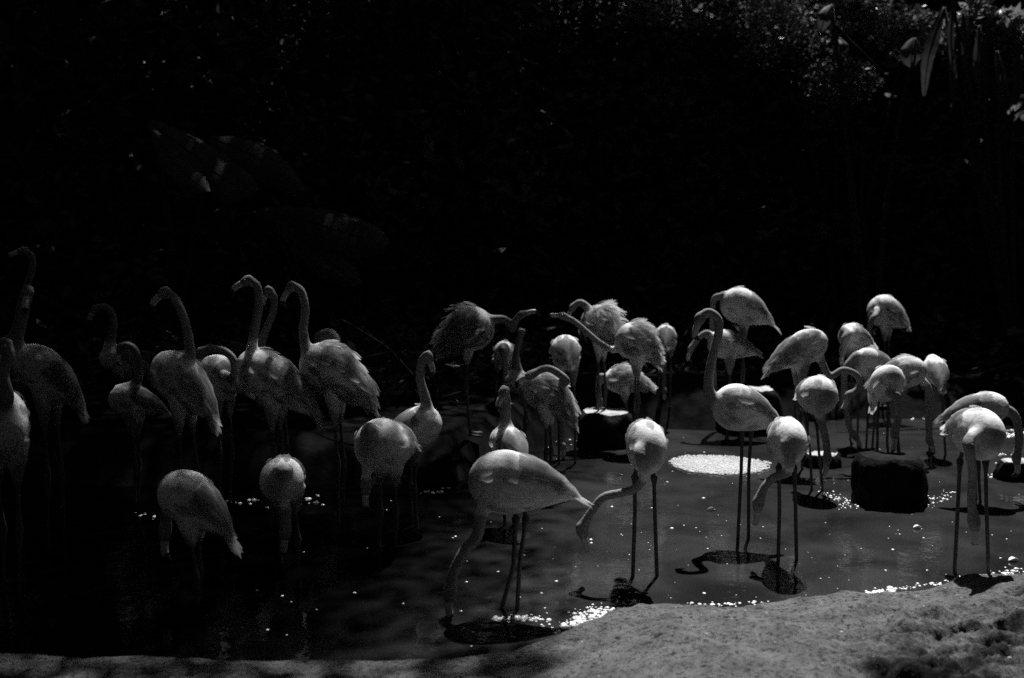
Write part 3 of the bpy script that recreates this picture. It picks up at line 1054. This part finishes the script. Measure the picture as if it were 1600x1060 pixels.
    for w in LG:
        hip, k = w[0], w[1]
        d = k - hip
        Pk = np.array([hip + np.array([0, 0, .03]), hip + d * .24, hip + d * .5])
        V, f = tube(catmull(Pk, 4), np.linspace(.070, .014, 9), 10)
        add_arr(bag, V, f)
    # raw mesh with remesh, evaluated later in one go
    me = bag_mesh('raw', bag, [M['plume']], base)
    ob = bpy.data.objects.new('raw', me)
    COL.objects.link(ob)
    rm = ob.modifiers.new('r', 'REMESH'); rm.mode = 'VOXEL'; rm.voxel_size = 0.0105; rm.use_smooth_shade = True
    smo = ob.modifiers.new('s', 'SMOOTH'); smo.factor = 0.5; smo.iterations = 5
    # legs below the feathering, feet
    lb = newbag()
    for w in LG:
        Pl = np.array([w[0] + (w[1] - w[0]) * .3] + w[1:])
        Q = []
        for i in range(len(Pl) - 1):
            Q += [Pl[i] + (Pl[i + 1] - Pl[i]) * k / 7 for k in range(7)]
        Q = np.array(Q + [Pl[-1]])
        rr = np.full(len(Q), .0105)
        j = 7 if len(Pl) > 2 else 4
        for dj, v in ((-1, .014), (0, .0205), (1, .015)):
            rr[j + dj] = v
        V, f = tube(Q, rr, 8)
        add_arr(lb, V, f, 1)
        ft = Q[-1]
        fw = np.array([a[0], a[1], 0]); fw /= np.linalg.norm(fw) + 1e-9
        sd = np.array([-fw[1], fw[0], 0])
        z = np.array([0, 0, .008])
        tip = [ft + fw * .085 + sd * .05, ft + fw * .1, ft + fw * .085 - sd * .05]
        FV = [ft - fw * .02 + z, tip[0], tip[1], tip[2], ft - fw * .02 - z, tip[0] - z, tip[1] - z, tip[2] - z]
        add_arr(lb, FV, [np.array([[0, 1, 2], [0, 2, 3], [4, 6, 5], [4, 7, 6]]), np.array([[1, 5, 6, 2], [2, 6, 7, 3], [0, 4, 5, 1], [3, 7, 4, 0]])], 1)
    PENDING.append((ob, lb, base, root, dim, C, a, L, s, u, H, W))
    # bill: thick, bent down in the middle, black tipped
    sidev = unit(np.cross(hb, np.array([0, 0, 1.0])))
    dn = unit(np.cross(hb, sidev)); dn = dn if dn[2] < 0 else -dn
    if abs(hb[2]) > .9: dn = -a
    b0, Lb = hd + hb * .045, .115
    Pb = catmull([b0, b0 + hb * .035, b0 + hb * .07 + dn * .012, b0 + hb * .085 + dn * .05], 5)
    rb = np.interp(np.linspace(0, 1, len(Pb)), [0, .35, .6, .85, 1], [.021, .019, .0185, .012, .004])
    V, f = tube(Pb, rb, 10)
    nq = len(f[0]); cut = int(nq * .62)
    bb = newbag()
    add_arr(bb, V, f)
    mi = np.concatenate([(np.arange(nq) > cut).astype(int), np.array([0] * 10 + [1] * 10)])
    bme = mesh_arr('bill', np.concatenate(bb['V']) - base, bb['F'], [M['bill'], M['bill_tip']], mi)
    obj('bill', bme, root)
    # eyes
    for sg in (-1, 1):
        e = hd + hb * .012 + sidev * sg * .031 - dn * .008
        v, f = DOME
        vv = np.concatenate([v, v * np.array([1, 1, -1])]) * .006
        off = len(v)
        obj('eye', mesh_arr('eye', vv + e - base, [f[0], f[1], f[0][:, ::-1] + off, f[1][:, ::-1] + off], [M['eye']]), root)

    # feathers -------------------------------------------------
    VANE = []

    def tint(me):
        me.attributes.new('vane', 'FLOAT', 'POINT').data.foreach_set('value', VANE[-1].astype(np.float32))
        return me

    def feathers(tv, vv, ln, wd, lift, back=1.0, spread=0.0):
        n = len(tv)
        B = surf(tv, vv)
        e = 1e-3
        T = unit(surf(tv - e, vv) - B)                       # along the body, to the tail
        S = unit(surf(tv, vv + e) - B)
        N = np.cross(T, S)
        out = B - (C + a * (tv * L)[:, None] + u * (sag(tv) * L)[:, None])
        N = unit(N * np.sign((N * out).sum(1))[:, None])
        D = unit(T * back + S * spread * rng.normal(size=(n, 1)) + N * lift[:, None])
        S2 = unit(np.cross(N, D)); N2 = np.cross(D, S2)
        N2 = N2 * np.sign((N2 * N).sum(1))[:, None]
        ln = ln[:, None]; wd = wd[:, None]
        B = B + N * .001 - D * ln * .08
        rows = []
        for f_, w_, cv in ((0, .35, 0.0), (.35, 1.0, .05), (.75, .85, .05), (.95, .45, .0)):
            ctr = B + D * ln * f_ + N2 * ln * (cv - .10 * f_ * f_)
            rows += [ctr + S2 * wd * w_ * .5 - N2 * wd * .10 * w_, ctr + N2 * wd * .06, ctr - S2 * wd * w_ * .5 - N2 * wd * .10 * w_]
        rows.append(B + D * ln * 1.03 - N2 * ln * .10)
        V = np.stack(rows, 1).reshape(-1, 3)
        b = (np.arange(n) * 13)[:, None]
        q = []
        for i in range(3):
            for k in range(2):
                q.append(b + np.array([[i * 3 + k, i * 3 + k + 1, i * 3 + 3 + k + 1, i * 3 + 3 + k]]))
        tr = [b + np.array([[9, 10, 12]]), b + np.array([[10, 11, 12]])]
        VANE.append(np.repeat(rng.uniform(.68, 1.05, n), 13) * np.tile(np.repeat([.5, .78, 1.0, 1.15, 1.18], [3, 3, 3, 3, 1]), n))
        return V, [np.concatenate(q), np.concatenate(tr)]

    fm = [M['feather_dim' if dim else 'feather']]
    n = int(24 + 240 * min(1, ruf * 1.5))
    tv = rng.uniform(-.60, .40, n); vv = rng.uniform(-.9, math.pi + .9, n)
    topness = np.clip(np.sin(vv), 0, 1)
    lift = .015 + rng.uniform(0, .03, n) + ruf * topness * rng.uniform(.4, 1.5, n) * np.clip(.75 - tv, .2, 1)
    ln = rng.uniform(.07, .11, n) * (1 + .7 * ruf); wd = rng.uniform(.035, .055, n) * (1 - .35 * ruf)
    V, f = feathers(tv, vv, ln, wd, lift, 1.0, .12 + .3 * ruf)
    pl = obj('plumage', tint(mesh_arr('plumage', V - base, f, fm)), root)
    pl['kind'] = 'stuff'
    rows = ((.22, 7, .11, .05), (.08, 8, .14, .052), (-.08, 8, .17, .05), (-.24, 7, .20, .045), (-.40, 5, .20, .036))
    if ruf < .3: rows = rows[2:]
    for sg in (-1, 1):                                        # folded wings: coverts then long tertials
        ctr = math.pi / 2 - sg * 0.0
        tvw, vvw, lw, ww, lf = [], [], [], [], []
        for row, (t0, nn, l0, w0) in enumerate(rows):
            for k in range(nn):
                ang = math.pi / 2 - sg * (0.12 + 1.15 * (k + .5) / nn * (1 - .08 * row))
                tvw.append(t0 + rng.normal() * .012); vvw.append(ang); lw.append(l0 * rng.uniform(.85, 1.12)); ww.append(w0)
                lf.append(.02 + .012 * row + rng.uniform(0, .03) + ruf * .7 * rng.uniform(.1, 1) * (1 if row < 4 else .5))
        V, f = feathers(np.array(tvw), np.array(vvw), np.array(lw), np.array(ww), np.array(lf), 1.0, .06 + .2 * ruf)
        obj('wing', tint(mesh_arr('wing', V - base, f, fm)), root)
    # tail fan
    k = np.linspace(-1, 1, 11)
    bag = newbag()
    e0 = Pt[5]; tail = tail * .8
    for kk in k:
        D = unit(tdir + s * kk * .35 + u * (-.06 + .04 * rng.normal()))
        ln = tail * (1.0 - .18 * abs(kk)) * rng.uniform(.92, 1.08)
        V, f = blade([e0 - D * .05 + s * kk * .02, e0 + D * ln * .45 + u * .006, e0 + D * ln * .85], .045, fold=.15, n=4, side=np.array(u))
        add_arr(bag, V, f)
    tm = bag_mesh('tail', bag, fm, base)
    VANE.append(np.full(len(tm.vertices), .95))
    obj('tail', tint(tm), root)
    return root


def finish_bodies():
    dg = bpy.context.evaluated_depsgraph_get()
    dg.update()
    for ob, lb, base, root, dim, C, a, L, s, u, H, W in PENDING:
        ev = ob.evaluated_get(dg)
        me = ev.to_mesh()
        nv = len(me.vertices)
        V = np.empty(nv * 3, np.float32); me.vertices.foreach_get('co', V)
        V = V.reshape(-1, 3)
        tot = np.empty(len(me.polygons), np.int32); me.polygons.foreach_get('loop_total', tot)
        lv = np.empty(len(me.loops), np.int32); me.loops.foreach_get('vertex_index', lv)
        assert (tot == 4).all()
        q = lv.reshape(-1, 4)
        ev.to_mesh_clear()
        bag = newbag()
        add_arr(bag, V, [q], 0)
        LV = np.concatenate(lb['V']) - base
        add_arr(bag, LV, lb['F'], 1)
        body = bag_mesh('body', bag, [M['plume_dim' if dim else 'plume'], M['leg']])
        # loose down covers the trunk only, not the neck and legs
        allv = np.concatenate([V, LV]) + base
        d = allv - C
        t = d @ a / L
        rr = np.sqrt(((d @ u - sag(t) * L) / (H / 2)) ** 2 + (d @ s / (W / 2)) ** 2)
        w = (1 - sstep(1.02, 1.25, rr)) * (1 - sstep(.40, .52, t))
        at_ = body.attributes.new('down', 'FLOAT', 'POINT')
        at_.data.foreach_set('value', w.astype(np.float32))
        obj('body', body, root)
        raw = ob.data
        bpy.data.objects.remove(ob)
        bpy.data.meshes.remove(raw)


# ---- lit birds on the right
flamingo('nearest white flamingo facing the camera, its neck looping down left to the water', 5.15, (1006, 694), -86, -3, H=.285, W=.205,
         neck=[(1002, 706, -.20), (1003, 722, -.23), (1008, 742, -.17), (992, 764, -.13), (968, 771, -.13), (942, 778, -.13), (922, 803, -.13), (909, 826, -.13)], bill=(918, 866, -.13), nr=.85,
         legs=[[(992, 745), (992, 800), (988, 900)], [(1022, 745), (1023, 796), (1028, 893)]])
flamingo('tall flamingo in profile facing left with its neck raised in a hook', 5.9, (1164, 641), 172, 16, L=.38, H=.29,
         neck=[(1122, 632), (1107, 608), (1112, 565), (1122, 525), (1122, 500), (1107, 488), (1094, 497)], bill=(1084, 524),
         legs=[[(1160, 672), (1158, 738), (1152, 845)], [(1174, 672), (1170, 735), (1170, 840)]])
flamingo('white flamingo facing the camera, head bent to the water beside the tall bird', 5.45, (1226, 686), -94, 0, H=.265, W=.21,
         neck=[(1230, 696, -.20), (1234, 718, -.22), (1230, 738, -.16), (1210, 746, -.14), (1194, 762, -.14), (1185, 785, -.14)], bill=(1181, 818, -.14), nr=.85,
         legs=[[(1217, 730), (1218, 790), (1216, 868)], [(1241, 730), (1243, 790), (1246, 866)]])
flamingo('round backed flamingo feeding straight down beside the low pale stone', 7.2, (1272, 617), -80, 2, H=.29, W=.27, L=.42,
         neck=[(1276, 634, -.18), (1284, 662, -.15), (1291, 692, -.13), (1293, 716, -.13)], bill=(1288, 752, -.13),
         legs=[[(1260, 660), (1266, 710), (1270, 765)], [(1276, 660), (1280, 712), (1288, 768)]])
flamingo('flamingo in profile facing right whose neck dips in a wave toward the water', 8.0, (1247, 548), 8, 24, L=.50, H=.28,
         neck=[(1284, 566), (1297, 588), (1318, 578), (1340, 588), (1342, 606), (1326, 618)], bill=(1318, 640), ruf=.15, tail=.2)
flamingo('highest white flamingo on the right with its tail drooping to the right', 9.8, (1166, 482), 165, 22, L=.50, H=.36, W=.3, tail=.26, neck='down')
flamingo('dim flamingo half hidden behind the tall hooked neck, its own head drooping left', 9.6, (1143, 540), 175, 10, L=.45, H=.29,
         neck=[(1116, 535), (1106, 521), (1092, 528), (1080, 545)], bill=(1073, 566), tail=.16)
flamingo('pale flamingo at the back with its neck curled down on its left side', 10.8, (1388, 490), 140, 25, L=.44, H=.36, W=.33,
         neck=[(1368, 492, -.2), (1362, 500, -.25), (1358, 525, -.25), (1360, 555, -.25)], bill=(1363, 575, -.2))
flamingo('small pale flamingo at the back with its beak pointing left over its breast', 9.3, (1336, 527), 195, 10, L=.30, H=.25, W=.24,
         neck=[(1326, 522, -.12), (1320, 530, -.16), (1317, 550, -.16)], bill=(1312, 580, -.16))
flamingo('grey backed flamingo peeping up behind the two birds at the stone block', 8.9, (1364, 567), 190, 6, L=.34, H=.27, neck='down')
flamingo('flamingo bending right with its long neck curved down to the water', 8.3, (1405, 584), -12, 14, L=.42, H=.27, W=.25,
         neck=[(1436, 590), (1450, 606), (1455, 632), (1452, 662), (1452, 688)], bill=(1464, 715), ruf=.05)
flamingo('upright flamingo seen end on just behind the dark stone block', 7.3, (1381, 604), -84, 38, L=.40, H=.24, W=.235,
         neck=[(1390, 612, -.18), (1402, 620, -.22), (1404, 648, -.15), (1398, 676, -.13)], bill=(1397, 705, -.13),
         legs=[[(1371, 645), (1371, 690), (1368, 730)], [(1388, 645), (1386, 690), (1396, 730)]])
flamingo('small slender flamingo seen from behind, right of the curved neck', 8.6, (1463, 583), 80, 20, L=.40, H=.22, W=.215, neck='down',
         legs=[[(1456, 612), (1454, 660), (1452, 712)], [(1472, 612), (1474, 660), (1479, 716)]])
flamingo('flamingo bent low behind the last bird on the right, neck arching out of frame', 6.9, (1527, 640), -6, 8, L=.40, H=.24,
         neck=[(1562, 638), (1580, 645), (1590, 662), (1592, 690), (1588, 715)], bill=(1592, 748))
flamingo('last flamingo on the right facing the camera, its shadow falling on the rock', 5.22, (1520, 675), -86, 0, H=.28, W=.215,
         neck=[(1515, 688, -.20), (1515, 706, -.23), (1520, 740, -.16), (1518, 785, -.14), (1522, 815, -.14)], bill=(1526, 850, -.14), nr=.85,
         legs=[[(1500, 720), (1497, 785), (1492, 860)], [(1540, 720), (1541, 785), (1548, 866)]])
# ---- middle
flamingo('ruffled flamingo with fluffed back feathers on the round stone, dark head turned left', 9.2, (940, 510), 150, 40, L=.40, H=.34, W=.32, ruf=1.0,
         neck=[(925, 492), (915, 478), (905, 473), (895, 480)], bill=(885, 500), tail=.12)
flamingo('ruffled flamingo with its long neck stretched out to the left', 8.9, (997, 538), 190, 34, L=.42, H=.34, W=.3, ruf=.6,
         neck=[(962, 546), (940, 538), (918, 520), (898, 503), (880, 494)], bill=(860, 492), tail=.2)
flamingo('dim round flamingo rump behind the ruffled pair', 10.2, (1040, 528), 84, 10, L=.4, H=.24, W=.225, neck='down', dim=True)
flamingo('round flamingo seen from behind left of the long stretched neck', 8.2, (885, 551), 95, 12, L=.42, H=.26, W=.25, neck='down')
flamingo('flamingo bent low with raised back feathers beneath the ruffled pair', 9.4, (978, 596), 170, 8, L=.40, H=.25, W=.25, ruf=.5,
         neck=[(948, 592), (938, 590), (935, 610), (937, 630)], bill=(936, 650))
flamingo('flamingo curling its neck back left over its shoulder, tail down to the right', 7.2, (858, 618), 160, 36, L=.43, H=.29, W=.26, ruf=.35,
         neck=[(884, 598, -.1), (870, 582, -.12), (852, 576, -.14), (830, 586, -.16)], bill=(803, 598, -.18), tail=.2)
flamingo('bright flamingo with upright neck standing behind the big profile bird', 6.2, (798, 697), 112, 10, L=.40, H=.215, W=.225,
         neck=[(792, 680, .1), (789, 655, .1), (791, 630, .1), (788, 611, .08)], bill=(779, 630, .04))
flamingo('big flamingo in profile stooping left, wing tips split from its tail on the right', 4.65, (812, 755), 178, 4, L=.47, H=.31, W=.25,
         neck=[(762, 778, -.03), (752, 805, -.05), (745, 838, -.07), (725, 862, -.09), (709, 895, -.1), (703, 925, -.1)], bill=(700, 968, -.1), tail=.2,
         legs=[[(806, 810), (802, 885), (772, 968)], [(822, 810), (812, 880), (806, 972)]])
flamingo('dim ruffled flamingo facing right with its dark bill raised', 7.9, (727, 520), 10, 30, L=.46, H=.36, W=.32, ruf=.7, dim=True,
         neck=[(770, 500), (790, 500), (800, 515), (806, 500), (815, 492)], bill=(828, 488))
flamingo('small pale breasted flamingo with a dark neck hanging in front of it', 9.3, (788, 554), -90, 10, L=.4, H=.25, W=.2,
         neck=[(787, 545, -.24), (789, 562, -.28), (790, 590, -.28)], bill=(790, 620, -.28), dim=True)
flamingo('shadowed flamingo of which a thin upright neck shows in the middle', 8.6, (822, 600), 180, 10, L=.36, H=.2, W=.2, dim=True,
         neck=[(808, 585), (806, 555), (812, 530), (815, 519)], bill=(808, 540))
flamingo('flamingo with a bright back and raised hooked neck behind the dim bulky bird', 6.2, (646, 668), 25, 12, L=.36, H=.25, W=.24,
         neck=[(670, 655), (664, 620), (656, 590), (660, 563), (668, 556)], bill=(677, 580))
flamingo('dim bulky flamingo facing the camera with a pale lump of neck on its left side', 5.7, (608, 695), -120, 4, L=.44, H=.32, W=.32, dim=False,
         neck=[(578, 672, -.18), (572, 682, -.22), (573, 716, -.16), (572, 760, -.14)], bill=(570, 795, -.14))
# ---- left, under the trees
flamingo('distant round flamingo rump above the ruffled left bird', 8.4, (509, 538), 88, 10, L=.4, H=.24, W=.21, neck='down')
flamingo('flamingo with ruffled back and the rightmost of the raised left necks', 6.3, (528, 588), 170, 32, L=.52, H=.34, W=.28, ruf=.4, tail=.2,
         neck=[(484, 560), (474, 520), (477, 485), (470, 455), (456, 447)], bill=(440, 470))
flamingo('flamingo with the tallest neck of the left group, head turned left', 6.2, (434, 598), 170, 31, L=.57, H=.30, W=.27, tail=.24, ruf=.15,
         neck=[(392, 570), (396, 525), (404, 480), (402, 448), (388, 438)], bill=(362, 452))
flamingo('flamingo whose hooked neck rises just right of the tallest neck', 7.0, (440, 590), 165, 30, L=.42, H=.26, W=.25, dim=True,
         neck=[(404, 560), (412, 525), (426, 490), (428, 465), (420, 454)], bill=(408, 478))
flamingo('dark necked flamingo curling its head down among the left group', 6.8, (350, 588), 150, 14, L=.42, H=.26, W=.26,
         neck=[(362, 590, -.2), (366, 566, -.2), (352, 550, -.2), (330, 545, -.2), (314, 550, -.2)], bill=(306, 572, -.2))
flamingo('flamingo with a thin bowed neck rising from between raised shoulders on the left', 6.0, (290, 602), 162, 40, L=.50, H=.29, W=.27, tail=.2, ruf=.15,
         neck=[(294, 566), (296, 540), (288, 500), (272, 466), (258, 456)], bill=(240, 472))
flamingo('dim flamingo with a short hooked neck left of the bowed neck', 6.9, (212, 628), 178, 10, L=.36, H=.24, W=.22, dim=True,
         neck=[(212, 600), (217, 575), (212, 550), (200, 540), (190, 543)], bill=(181, 566))
flamingo('barely visible flamingo with an arched head in the dark on the left', 8.4, (195, 565), 175, 15, L=.42, H=.24, W=.24, dim=True,
         neck=[(172, 540), (178, 510), (174, 488), (162, 479), (150, 482)], bill=(138, 500))
flamingo('flamingo with its back sloping steeply down right at the left edge', 5.8, (78, 588), 170, 36, L=.48, H=.26, W=.25, tail=.2, dim=True,
         neck=[(42, 565), (28, 540), (34, 505), (42, 470), (44, 455)], bill=(38, 480, -.06))
flamingo('barely lit flamingo with the highest head at the left edge', 7.4, (10, 565), 150, 20, L=.42, H=.26, W=.25, dim=True,
         neck=[(22, 520), (34, 470), (48, 430), (50, 402), (38, 392)], bill=(16, 398))
flamingo('near flamingo cut off by the left edge of the frame', 4.9, (8, 668), -80, 30, L=.46, H=.34, W=.24, dim=True,
         neck=[(10, 620, -.2), (4, 585, -.22), (14, 555, -.2), (8, 538, -.2)], bill=(-4, 570, -.22))
flamingo('lone flamingo in the left foreground with its tail sloping down right', 4.7, (306, 787), 172, 34, L=.38, H=.25, W=.25, tail=.22,
         neck=[(268, 772, .06), (262, 790, .16), (258, 830, .18)], bill=(256, 870, .18))
flamingo('lone flamingo facing the camera on dark water with a shaded neck', 5.4, (445, 746), -92, 0, L=.42, H=.25, W=.235,
         neck=[(444, 738, -.18), (441, 765, -.15), (447, 800, -.14), (446, 830, -.14)], bill=(443, 862, -.14))
finish_bodies()
